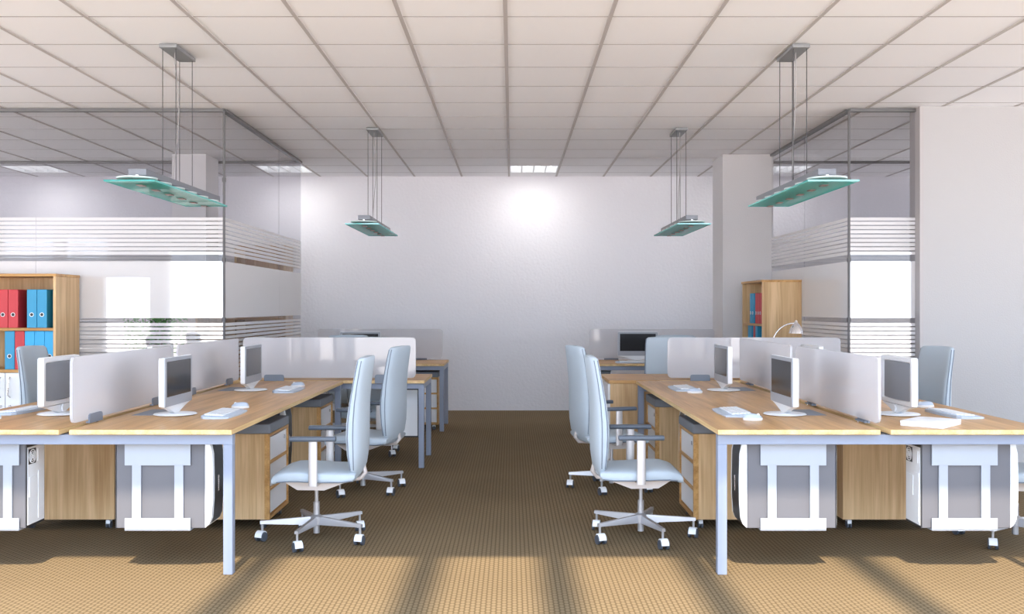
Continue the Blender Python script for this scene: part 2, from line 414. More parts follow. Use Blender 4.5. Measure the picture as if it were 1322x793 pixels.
# ceiling lights ------------------------------------------------------------
def troffer(x, label):
    r = empty('ceiling_light', (x, 12.0, H), 0, label, 'ceiling light', 'square recessed lights near the back wall')
    s = 0.287
    b = MB(); b.box(-s, s, -s, s, 0.10, 0.11)
    for q in ((-s, -s+0.01, -s, s), (s-0.01, s, -s, s), (-s, s, -s, -s+0.01), (-s, s, s-0.01, s)): b.box(*q, -0.003, 0.10)
    b.build('housing', WHITEP, r)
    for k in range(3):
        xx = -s + (k+1)*2*s/4
        MB().box(xx-0.006, xx+0.006, -s+0.011, s-0.011, -0.002, 0.05).build('louvre', SOFTWHITE, r)
    for k in range(4):
        xx = -s + (k+0.5)*2*s/4
        MB().cyl((xx, -s+0.03, 0.075), (xx, s-0.03, 0.075), 0.012, n=10).build('lamp_tube', TUBE, r)
    return r
troffer(TROFFER_X[2], 'square recessed ceiling light in front of the white back wall, centre')
troffer(TROFFER_X[1], 'recessed ceiling light just behind the corner of the left glass room')
troffer(TROFFER_X[0], 'recessed ceiling light seen through the upper left glass')
troffer(TROFFER_X[3], 'recessed ceiling light seen through the right glass partition')

# pendant lamps ------------------------------------------------------------
def pendant(x, y, label):
    # local: long axis Y, glass from -0.72 to +0.72
    r = empty('pendant_lamp', (x, y, 0), 0, label, 'pendant lamp', 'long pendant lamps with teal glass')
    can = bx('ceiling_canopy', FR_CAN, r, -0.055, 0.055, -0.09, 0.29, H-0.03, H-0.006, 0.003)
    bx('housing', FR_HOUS, r, -0.052, 0.052, -0.60, 0.86, 2.078, 2.116, 0.002)
    for dx in (-0.042, 0.042):
        for y0, y1 in ((-0.06, -0.06), (0.26, 0.26)):
            MB().cyl((dx, y0, 2.114), (dx, y1, H-0.028), 0.0028, n=6).build('suspension_wire', WIRE, r)
    pts = [(0, 0.04, H-0.029), (0, 0.04, H-0.09)] + [(0.012*math.sin(t*5), 0.04+0.05*math.sin(t*PI), H-0.09-(H-0.09-2.117)*t) for t in [i/14 for i in range(1, 15)]]
    MB().tube(pts, 0.003, 6).build('power_cable', CABLE, r)
    g = MB().box(-0.142, 0.142, -0.717, 0.713, 2.028, 2.036).build('glass_panel', TEAL, r)
    e = MB(); w = 0.003
    e.box(-0.145, -0.142, -0.72, 0.716, 2.027, 2.037); e.box(0.142, 0.145, -0.72, 0.716, 2.027, 2.037)
    e.box(-0.142, 0.142, -0.72, -0.717, 2.027, 2.037); e.box(-0.142, 0.142, 0.713, 0.716, 2.027, 2.037)
    e.build('polished_edge', TEALEDGE, g)
    for k in range(6):
        yy = -0.60 + k*0.24
        d = MB().lathe([(0.0, 2.050), (0.085, 2.050), (0.108, 2.056), (0.108, 2.060), (0.085, 2.057), (0.0, 2.057)], (0, yy, 0), 28)
        lens = d.build('lens_disc', LENS, r, smooth=40)
        MB().lathe([(0.105, 2.050), (0.113, 2.054), (0.113, 2.062), (0.105, 2.062), (0.105, 2.050)], (0, yy, 0), 28).build('lens_rim', RIM, lens, smooth=40)
        MB().cyl((0, yy, 2.058), (0, yy, 2.080), 0.011, n=12).build('lens_post', CHROME, r, smooth=40)
        MB().box(-0.018, 0.018, yy+0.03, yy+0.095, 2.0225, 2.0275).build('contact_plate', FR_PLATE, r)
    return r
FR_PLATE = mat('contact_plate_grey', (0.16, 0.13, 0.12), 0.4)
FR_CAN = mat('canopy_grey', (0.24, 0.25, 0.26), 0.5, metal=0.2); FR_HOUS = mat('housing_grey', (0.20, 0.21, 0.235), 0.5, metal=0.2)
p0 = pendant(-2.165, 6.35, 'large pendant lamp with teal glass hanging over the left desks, nearest left')
dup(p0, (1.82, 6.35, 0), 0, 'large pendant lamp with teal glass hanging in front of the right glass partition')
dup(p0, (-1.29, 9.27, 0), 0, 'small looking far pendant lamp hanging left of the back wall centre')
dup(p0, (1.567, 9.27, 0), 0, 'small looking far pendant lamp hanging just left of the right column')

# ------------------------------------------------------------------ workbenches
def bench(xc, label):
    r = empty('workbench_desk', (xc, 4.85, 0), 0, label, 'desk', 'long double office desks')
    T0, T1 = 0.693, 0.718
    for sx in (-1, 1):
        for j in range(2):
            a, b = sorted((sx*0.0245, sx*0.8175))
            desk_top(WY, r, a, b, 1.6*j+(0.0015 if j else 0), 1.6*(j+1), T0, T1)
            pa, pb = sorted((sx*0.085, sx*0.235))
            bx('cable_port', GREYCLIP, r, pa, pb, 1.6*j+0.64, 1.6*j+0.95, T1-0.001, T1+0.0015)
            for k, yy in enumerate((0.04, ) if j == 0 else ()):
                pass
        lx0, lx1 = sorted((sx*0.764, sx*0.810))
        for yy in (0.04, 3.114): bx('leg', FRAME, r, lx0, lx1, yy, yy+0.046, 0, 0.640, 0.002, 1)
    for yy in (0.04, 1.58, 3.114):
        hw = 0.60 if yy == 1.58 else 0.810
        bx('cross_beam', FRAME, r, -hw, hw, yy, yy+0.046, 0.640, 0.688, 0.002, 1)
    for sx in (-1, 1):
        a, b = sorted((sx*0.60, sx*0.64)); bx('side_rail', FRAME, r, a, b, 0.087, 3.113, 0.645, 0.6925)
        bx('dark_gap_strip', DARK, r, *sorted((sx*0.03, sx*0.80)), 0.045, 0.08, 0.688, 0.693)  # black strip filling the gap line below the desktop
    # computer brackets: plate, two bars, lower plate
    for sx in (-1, 1):
        for j in range(2):
            c = sx*0.425; y0 = 1.6*j + 0.0865
            b = MB().box(c-0.163, c+0.163, y0, y0+0.006, 0.53, 0.692)
            for q in (-0.105, 0.105): b.box(c+q-0.022, c+q+0.022, y0+0.002, y0+0.010, 0.265, 0.531)
            b.box(c-0.163, c+0.163, y0, y0+0.006, 0.208, 0.268)
            b.box(c-0.163, c+0.163, y0, y0+0.22, 0.2065, 0.214)
            b.build('computer_bracket', BRACKET, r)
    return r
bR = bench(1.8205, 'long double workbench desk of light wood on the right of the aisle')
bL = dup(bR, (-2.183, 4.85, 0), 0, 'long double workbench desk of light wood on the left of the aisle')

def side_desk(x0, x1, y0, y1, label, tray=True):
    r = empty('side_desk', ((x0+x1)/2, y0, 0), 0, label, 'desk', 'single desks beyond the long desks')
    w = (x1-x0)/2; d = y1-y0
    desk_top(WX, r, -w, w, 0, d, 0.693, 0.718)
    for sx in (-1, 1):
        a, b = sorted((sx*(w-0.006), sx*(w-0.050)))
        for yy in (0.03, d-0.076): bx('leg', FRAME, r, a, b, yy, yy+0.046, 0, 0.648, 0.002, 1)
        bx('side_rail', FRAME, r, a, b, 0.0, d, 0.648, 0.6925, 0.001, 1) if False else bx('side_rail', FRAME, r, a, b, 0.0305, d-0.0305, 0.648, 0.6925)
    for yy in (0.03, d-0.076): bx('cross_beam', FRAME, r, -w+0.051, w-0.051, yy+0.003, yy+0.043, 0.648, 0.6925)
    if tray: bx('cable_tray', SOFTWHITE, r, -w+0.06, w-0.06, d-0.30, d-0.12, 0.630, 0.688)
    return r
side_desk(-2.31, -0.713, 8.10, 8.90, 'light wood desk joined across the far end of the left workbench', False)
side_desk(1.205, 2.80, 8.10, 8.90, 'light wood desk joined across the far end of the right workbench', False)
side_desk(-2.31, -0.715, 10.48, 11.28, 'farthest light wood desk at left, close to the back wall')
side_desk(0.79, 2.275, 10.48, 11.28, 'farthest light wood desk at right, close to the back wall')

# desk screens
def desk_screen(L, loc, rz, label, low=False):
    r = empty('desk_screen', loc, rz, label, 'desk divider', 'frosted desk dividers')
    p = MB().prism(rrect(L, 0.33, 0.035, 6, 0, 0.9025), 'y', -0.007, 0.007)
    p.build('panel', SCREENPANEL, r, smooth=35)
    for a in (-L/2+0.18, -L/2+1.08):
        c = a+0.08; zb = 0.695 if low else 0.7195
        pr = [(c-0.08, zb), (c+0.08, zb)] + [(c+0.08-0.015+0.015*math.cos(t), 0.766-0.015+0.015*math.sin(t)) for t in (0, PI/4, PI/2)] + [(c-0.08+0.015-0.015*math.cos(t), 0.766-0.015+0.015*math.sin(t)) for t in (PI/2, PI/4, 0)]
        k = MB().prism(pr, 'y', -0.036, -0.027) if low else MB().prism(pr, 'y', -0.017, -0.0075)
        k.box(c-0.07, c+0.07, -0.0355 if low else -0.012, 0.008, 0.7195, 0.7275)
        o = k.build('clamp', GREYCLIP, r)
        if not low: MB().cyl((c+0.05, 0, 0.69), (c+0.05, 0, 0.7195), 0.006, n=10).build('pin', CHROME, o)
    return r
d0 = desk_screen(1.44, (-2.183, 5.65, 0), PI/2, 'frosted divider on left workbench, nearest the camera on that side')
dup(d0, (-2.183, 7.21, 0), PI/2, 'frosted divider on left workbench, behind the nearest one')
dup(d0, (1.8205, 5.65, 0), PI/2, 'frosted divider on right workbench, nearest the camera on that side')
dup(d0, (1.8205, 7.21, 0), PI/2, 'frosted divider on right workbench, behind the nearest one')
d1 = desk_screen(1.41, (-1.49, 8.126, 0), 0, 'frosted divider facing us at the far end of the left workbench', True)
dup(d1, (1.975, 8.126, 0), 0, 'frosted divider facing us at the far end of the right workbench')
dup(d1, (-1.49, 11.254, 0), PI, 'farthest frosted divider at left, in front of the back wall')
dup(d1, (1.58, 11.254, 0), PI, 'farthest frosted divider at right, in front of the back wall')

# tall side cabinet at the right
def side_cabinet():
    r = empty('side_cabinet', (0.99, 8.10, 0), 0, 'desk-high wooden cabinet with white door facing the aisle, right of centre', 'cabinet')
    b = MB().box(-0.19, 0.205, 0.01, 0.785, 0.02, 0.692); b.build('body', WZ, r)
    bx('top_panel', WX, r, -0.20, 0.212, 0, 0.795, 0.6925, 0.718, 0.0015, 1)
    bx('plinth', WX, r, -0.18, 0.20, 0.02, 0.775, 0, 0.0195)
    d = bx('door', SOFTWHITE, r, -0.21, -0.191, 0.006, 0.785, 0.03, 0.688, 0.002, 1)
    MB().tube([(-0.2105, 0.70, 0.55), (-0.235, 0.70, 0.56), (-0.235, 0.70, 0.64), (-0.2105, 0.70, 0.65)], 0.005).build('handle', CHROME, d)
    return r
side_cabinet()

# drawer pedestals (local: drawers face +X, depth from -0.56 to 0, y 0..0.5)
def pedestal(loc, rz, label, w=0.5, pad=True):
    r = empty('drawer_pedestal', loc, rz, label, 'drawer unit', 'wooden rolling drawer units')
    z0, z1 = 0.06, 0.565; t = 0.016
    b = MB(); b.box(-0.56, -0.03, 0, w, z0, z1)
    fr = MB(); fr.box(-0.03, 0, 0, t, z0, z1).box(-0.03, 0, w-t, w, z0, z1).box(-0.03, 0, t, w-t, z0, z0+t).box(-0.03, 0, t, w-t, z1-t, z1)
    h = (z1-z0-2*t)/3
    b.build('body', WZ, r)
    fr.box(-0.03, -0.002, t, w-t, z0+t+h-0.008, z0+t+h+0.008).box(-0.03, -0.002, t, w-t, z0+t+2*h-0.008, z0+t+2*h+0.008)
    fr.build('front_frame', WY, r)
    for k in range(3):
        a = z0+t+k*h+0.010; c = z0+t+(k+1)*h-0.010
        d = bx('drawer', SOFTWHITE, r, -0.028, -0.010, t+0.003, w-t-0.003, a, c, 0.001, 1)
        if k == 2: MB().cyl((-0.0095, w*0.82, (a+c)/2+0.03), (-0.003, w*0.82, (a+c)/2+0.03), 0.012, n=14).build('lock', CHROME, d)
    bx('seat_pad', PAD, r, -0.56, 0.004, -0.004, w+0.004, z1+0.0005, z1+0.058, 0.012, 3)
    for px, py in ((-0.05, 0.05), (-0.05, w-0.05), (-0.51, 0.05), (-0.51, w-0.05)):
        c = MB().cyl((px-0.014, py, 0.0205), (px-0.003, py, 0.0205), 0.020, n=14, mi=1).cyl((px+0.003, py, 0.0205), (px+0.014, py, 0.0205), 0.020, n=14, mi=1)
        c.box(px-0.012, px+0.012, py-0.018, py+0.018, 0.028, 0.05).cyl((px, py, 0.045), (px, py, 0.061), 0.006, n=8)
        c.build('caster', [WHITEP, WHEEL], r)
    return r
pd = pedestal((-1.432, 5.88, 0), 0, 'cushion-topped wooden drawer unit under the left workbench, behind its front leg')
dup(pd, (-1.432, 7.45, 0), 0, 'cushion-topped wooden drawer unit farther back under the left workbench, aisle side')
dup(pd, (1.072, 6.38, 0), PI, 'cushion-topped wooden drawer unit under the right workbench, behind its front leg')
dup(pd, (1.072, 7.95, 0), PI, 'cushion-topped wooden drawer unit farther back under the right workbench, aisle side')
dup(pd, (-2.91, 6.38, 0), PI, 'wooden drawer unit under the left workbench, between the two computers')
dup(pd, (2.515, 5.88, 0), 0, 'wooden drawer unit under the right workbench, between the two computers')
dup(pd, (-1.285, 10.62, 0), -PI/2, 'drawer unit with three white fronts under the farthest left desk')

# ------------------------------------------------------------------ computers (local: front faces +X, side at y=0)
def tower(loc, rz, label):
    r = empty('computer_tower', loc, rz, label, 'computer', 'computer towers hung under the desks')
    w, z0, z1, xr, xf = 0.19, 0.2155, 0.645, -0.225, 0.215
    MB().box(xr, xf, 0, w, z0, z1).bevel(0.003, 1).build('case', CASE, r)
    b = MB().box(xr+0.0, xr+0.006, -0.001, w+0.001, z0-0.0005, z1+0.001)
    MB().box(xr-0.004, xr-0.0005, 0.0, w, z0, z1).build('rear_frame', DARK, r)
    rear = MB().box(xr-0.007, xr-0.0045, 0.008, w-0.008, z0+0.012, z1-0.03)
    rear.box(xr-0.010, xr-0.007, 0.016, 0.075, z0+0.03, z0+0.27).box(xr-0.010, xr-0.007, 0.09, w-0.02, z0+0.15, z0+0.25).box(xr-0.010, xr-0.007, 0.03, 0.08, z1-0.11, z1-0.05)
    rp = rear.build('rear_panel', WHITEP, r)
    cy, cz = w-0.052, z1-0.078
    MB().box(xr-0.0082, xr-0.0071, cy-0.038, cy+0.038, cz-0.038, cz+0.038).build('fan_opening', DARK, rp)
    f = MB()
    for rad in (0.033, 0.022, 0.011):
        n = 20
        rings = [[(xr-0.0085-(0.002 if q > 1 else 0), cy+(rad+dr)*math.cos(2*PI*i/n), cz+(rad+dr)*math.sin(2*PI*i/n)) for i in range(n)] for q, dr in enumerate((-0.0025, 0.0025, 0.0025, -0.0025, -0.0025))]
        rings[4] = rings[0]
        f.loft(rings, cap=False)
    for a in (PI/4, 3*PI/4):
        dy, dz = 0.034*math.cos(a), 0.034*math.sin(a)
        f.tube([(xr-0.0095, cy-dy, cz-dz), (xr-0.0095, cy+dy, cz+dz)], 0.0025, 6)
    f.build('fan_grille', WHITEP, rp)
    # curved front bezel
    prof = [(xf+0.0005, z0-0.001), (xf+0.022, z0+0.02), (xf+0.034, z0+0.05), (xf+0.040, z0+0.14), (xf+0.041, z0+0.24), (xf+0.038, z1-0.06), (xf+0.028, z1-0.01), (xf+0.0005, z1+0.004)]
    MB().prism(prof, 'y', 0.0, w).bevel(0.004, 2, 50).build('front_bezel', WHITEP, r, smooth=40)
    p2 = [(x+0.001, z) for x, z in prof[1:-1]] + [(xf+0.02, z1-0.012), (xf+0.015, z0+0.03)]
    fp = MB().prism(p2, 'y', 0.03, w-0.012).build('front_panel', DARK, r, smooth=30)
    MB().box(xf+0.040, xf+0.0435, 0.088, 0.104, z0+0.17, z0+0.25).bevel(0.0015, 2).build('power_button', CHROME, fp)
    return r
Yp = 4.95
t0 = tower((-1.743, Yp, 0), 0, 'grey computer tower with black front panel under left workbench, nearest the aisle')
def tw(x, y, flip, label):
    # flipped towers keep their near side at y
    return dup(t0, (x, y + (0.19 if flip else 0), 0), PI if flip else 0, label)
tw(-2.643, Yp, True, 'computer tower cut by the left photo edge, its fan side showing')
tw(1.385, Yp, True, 'grey computer tower with black front panel under right workbench, nearest the aisle')
tw(2.263, Yp, False, 'computer tower under the right workbench front at far right, fan side showing')
tw(-1.743, Yp+1.6, False, 'computer tower deeper under the left workbench, behind the first cushion-topped drawers')
tw(1.385, Yp+1.6, True, 'computer tower deeper under the right workbench, behind the first cushion-topped drawers')
dup(t0, (-0.79, 8.42+0.22, 0), PI/2, 'computer tower hanging by the end leg of the left far desk, fan side facing us')
dup(t0, (0.865, 10.84, 0), -PI/2, 'computer tower under the left end of the farthest right desk').location.x = 0.87

# monitors (local: screen faces +Y)
def monitor(loc, rz, label):
    r = empty('computer_monitor', loc, rz, label, 'monitor', 'flat computer monitors')
    Wd, z0, z1 = 0.45, 0.058, 0.325
    cz = (z0+z1)/2; hh = z1-z0
    sh = MB(); o = rrect(Wd, hh, 0.012, 3, 0, cz); i_ = rrect(Wd-0.05, hh-0.05, 0.01, 3, 0, cz)
    rings = [[(x, 0.016, z) for x, z in o], [(x, -0.014, z) for x, z in rrect(Wd-0.006, hh-0.006, 0.012, 3, 0, cz)], [(x, -0.014, z) for x, z in i_], [(x, -0.004, z) for x, z in rrect(Wd-0.07, hh-0.07, 0.01, 3, 0, cz)]]
    sh.loft(rings).build('shell', WHITEP, r, smooth=30)
    # curved grey back panel inside the frame
    bp = MB(); rr = []
    for k in range(9):
        x = -0.187 + 0.374*k/8; yy = -0.006 - 0.016*math.cos((k-4)/4*PI/2)
        rr.append([(x, yy, z0+0.03), (x, yy-0.0, z1-0.03), (x, -0.0045, z1-0.028), (x, -0.0045, z0+0.028)])
    bp.loft(rr).build('back_panel', BACKP, r, smooth=50)
    be = MB().prism(rrect(Wd-0.006, hh-0.006, 0.009, 3, 0, cz), 'y', 0.0165, 0.0215).build('bezel', BEZEL, r)
    MB().box(-Wd/2+0.028, Wd/2-0.028, 0.0217, 0.0227, z0+0.055, z1-0.022).build('display', SCREEN, r)
    # neck: slanted V shaped foot and disc base
    nk = MB()
    nk.loft([[(-0.205, 0.014, z0-0.0005), (0.205, 0.014, z0-0.0005), (0.205, -0.012, z0-0.0005), (-0.205, -0.012, z0-0.0005)],
             [(-0.12, 0.013, z0-0.018), (0.12, 0.013, z0-0.018), (0.12, -0.014, z0-0.018), (-0.12, -0.014, z0-0.018)],
             [(-0.030, 0.010, 0.0125), (0.030, 0.010, 0.0125), (0.030, -0.016, 0.0125), (-0.030, -0.016, 0.0125)]])
    nk.cyl((0, -0.016, 0.036), (0, -0.026, 0.036), 0.022, n=20)
    nk.build('neck', WHITEP, r, smooth=30)
    MB().lathe([(0.0, 0.0), (0.105, 0.0), (0.118, 0.004), (0.112, 0.009), (0.05, 0.013), (0.0, 0.013)], (0, 0, 0), 36).build('base', WHITEP, r, smooth=40)
    return r
DZ = 0.7181
m0 = monitor((-1.87, 5.53, DZ), -PI/2, 'monitor with dark screen on the left workbench, nearest the aisle and camera')
dup(m0, (-1.87, 7.13, DZ), -PI/2, 'monitor on the left workbench aisle side, second from the camera')
dup(m0, (1.515, 5.53, DZ), PI/2, 'monitor with dark screen on the right workbench, nearest the aisle and camera')
dup(m0, (1.515, 7.13, DZ), PI/2, 'monitor on the right workbench aisle side, second from the camera')
dup(m0, (-2.52, 5.55, DZ), PI/2, 'monitor showing its grey back at the left photo edge, beside the nearest divider')
dup(m0, (-2.52, 7.15, DZ), PI/2, 'monitor mostly hidden behind the nearest left divider, only its top showing')
dup(m0, (2.145, 5.53, DZ), -PI/2, 'monitor showing its grey back at right, beside the solid white wall')
dup(m0, (2.145, 7.13, DZ), -PI/2, 'monitor mostly hidden behind the nearest right divider, only its top showing')
dup(m0, (-1.67, 10.98, DZ), PI, 'distant monitor on the farthest left desk, half hidden by a chair')
dup(m0, (1.385, 10.98, DZ), PI, 'distant monitor with black screen facing us on the farthest right desk')

# keyboard (local: length X, user side -Y) and mouse (nose +Y)
def keyboard(loc, rz, label):
    r = empty('keyboard', loc, rz, label, 'keyboard', 'white computer keyboards')
    n = 9; top = []
    L = 0.21
    pr = []
    for k in range(n): 
        t = k/(n-1)*2-1; pr.append((t*0.19, -0.082-0.012*(1-t*t)))
    pr += [(0.212, -0.045), (0.218, 0.0), (0.208, 0.05)]
    for k in range(n):
        t = 1-k/(n-1)*2; pr.append((t*0.185, 0.068+0.012*(1-t*t)))
    pr += [(-0.208, 0.05), (-0.218, 0.0), (-0.212, -0.045)]
    ht = lambda y: 0.009+0.05*(y+0.09)
    MB().loft([[(x, y, 0) for x, y in pr], [(x, y, ht(y)*0.8) for x, y in pr], [(x*0.975, y*0.94, ht(y)) for x, y in pr]]).build('body', KEYBODY, r, smooth=30)
    ks = MB()
    for row in range(5):
        y = 0.055 - row*0.0205
        for c in range(15):
            x = -0.165+c*0.0222
            if row == 4 and 4 <= c <= 8:
                if c == 4: ks.box(x, x+0.108, y-0.016, y, ht(y)-0.002, ht(y)+0.006)
                continue
            if c in (11,) : x += 0.003
            if c > 11: x += 0.006
            ks.box(x, x+0.0185, y-0.017, y, ht(y)-0.002, ht(y)+0.006)
    ks.build('keys', WHITEP, r)
    return r
k0 = keyboard((-1.60, 5.52, DZ), -PI/2+PI, 'white keyboard on the left workbench, in front of the nearest aisle-side monitor')
# user of the left aisle side sits at +X: user side (-Y local) must point +X  -> rz = +90 deg
dup(k0, (-1.60, 7.11, DZ), PI/2, 'white keyboard on the left workbench, in front of the second aisle-side monitor')
dup(k0, (1.245, 5.60, DZ), -PI/2, 'white keyboard on the right workbench, in front of the nearest aisle-side monitor')
dup(k0, (1.245, 7.24, DZ), -PI/2, 'white keyboard on the right workbench, in front of the second aisle-side monitor')
dup(k0, (-2.80, 5.70, DZ), -PI/2-0.06, 'white keyboard cut by the left photo edge, behind the back of a monitor')
dup(k0, (2.44, 5.52, DZ), PI/2+0.04, 'white keyboard at far right, between the monitor back and the desk edge')
dup(k0, (1.32, 10.66, DZ), 0, 'distant white keyboard on the farthest right desk')
def mouse(loc, rz, label):
    r = empty('computer_mouse', loc, rz, label, 'mouse', 'white computer mice')
    def ring(z, s, sh=0.0, n=20): return [(0.029*s*math.cos(2*PI*i/n)*(1-0.12*math.sin(2*PI*i/n)), sh+0.053*s*math.sin(2*PI*i/n), z) for i in range(n)]
    MB().loft([ring(0, 0.92), ring(0.004, 1.0), ring(0.014, 0.98)]).build('body', WHITEP, r, smooth=50)
    MB().loft([ring(0.0142, 0.96), ring(0.022, 0.88, -0.002), ring(0.029, 0.72, -0.005), ring(0.034, 0.48, -0.008), ring(0.036, 0.2, -0.010)]).build('top_shell', KEYBODY, r, smooth=60)
    MB().cyl((-0.004, 0.028, 0.028), (0.004, 0.028, 0.028), 0.008, n=14).build('scroll_wheel', WHITEP, r)
    return r
ms = mouse((-1.605, 5.88, DZ), PI/2, 'white mouse on the left workbench, beside the nearest keyboard')
dup(ms, (-1.605, 7.46, DZ), PI/2, 'white mouse on the left workbench, beside the second keyboard')
dup(ms, (1.27, 5.25, DZ), -PI/2, 'white mouse on the right workbench, beside the nearest keyboard')
dup(ms, (1.27, 6.91, DZ), -PI/2, 'white mouse on the right workbench, beside the second keyboard')
dup(ms, (2.46, 5.93, DZ), PI/2, 'white mouse at far right, showing between monitor back and grey chair')
dup(ms, (-2.77, 5.30, DZ), -PI/2, 'white mouse cut by the left photo edge')

# closed white case on the right desk
def white_case():
    r = empty('closed_case', (2.12, 5.04, DZ), math.radians(-42), 'flat white closed notebook lying askew on the front right desk corner', 'notebook')
    bx('lower_shell', SOFTWHITE, r, -0.105, 0.105, -0.13, 0.13, 0, 0.012, 0.002, 1)
    bx('lid', SOFTWHITE, r, -0.106, 0.106, -0.131, 0.131, 0.0125, 0.027, 0.003, 2)
    return r
white_case()

# desk lamp
def desk_lamp():
    r = empty('desk_lamp', (2.22, 8.5, DZ), 0, 'small chrome desk lamp with curved arm behind the right far divider', 'desk lamp')
    MB().lathe([(0, 0), (0.07, 0), (0.07, 0.01), (0.02, 0.018), (0, 0.018)], n=24).build('base', CHROME, r, smooth=40)
    pts = [(0, 0, 0.015), (0, 0, 0.20)] + [(0.19-0.19*math.cos(t), 0, 0.26+0.20*math.sin(t)) for t in [i*PI/2/10 for i in range(0, 11)]]
    MB().tube(pts, 0.006, 8).build('curved_arm', CHROME, r, smooth=60)
    c = (0.205, 0, 0)
    MB().lathe([(0.0, 0.485), (0.010, 0.482), (0.014, 0.465), (0.020, 0.455), (0.030, 0.448), (0.052, 0.41), (0.060, 0.372), (0.057, 0.372), (0.048, 0.405), (0.0, 0.44)], c, 24).build('lamp_shade', CHROME, r, smooth=40)
    MB().lathe([(0, 0.375), (0.018, 0.385), (0.02, 0.40), (0.01, 0.43), (0, 0.43)], c, 16).build('bulb', WHITEP, r, smooth=60)
    return r
desk_lamp()

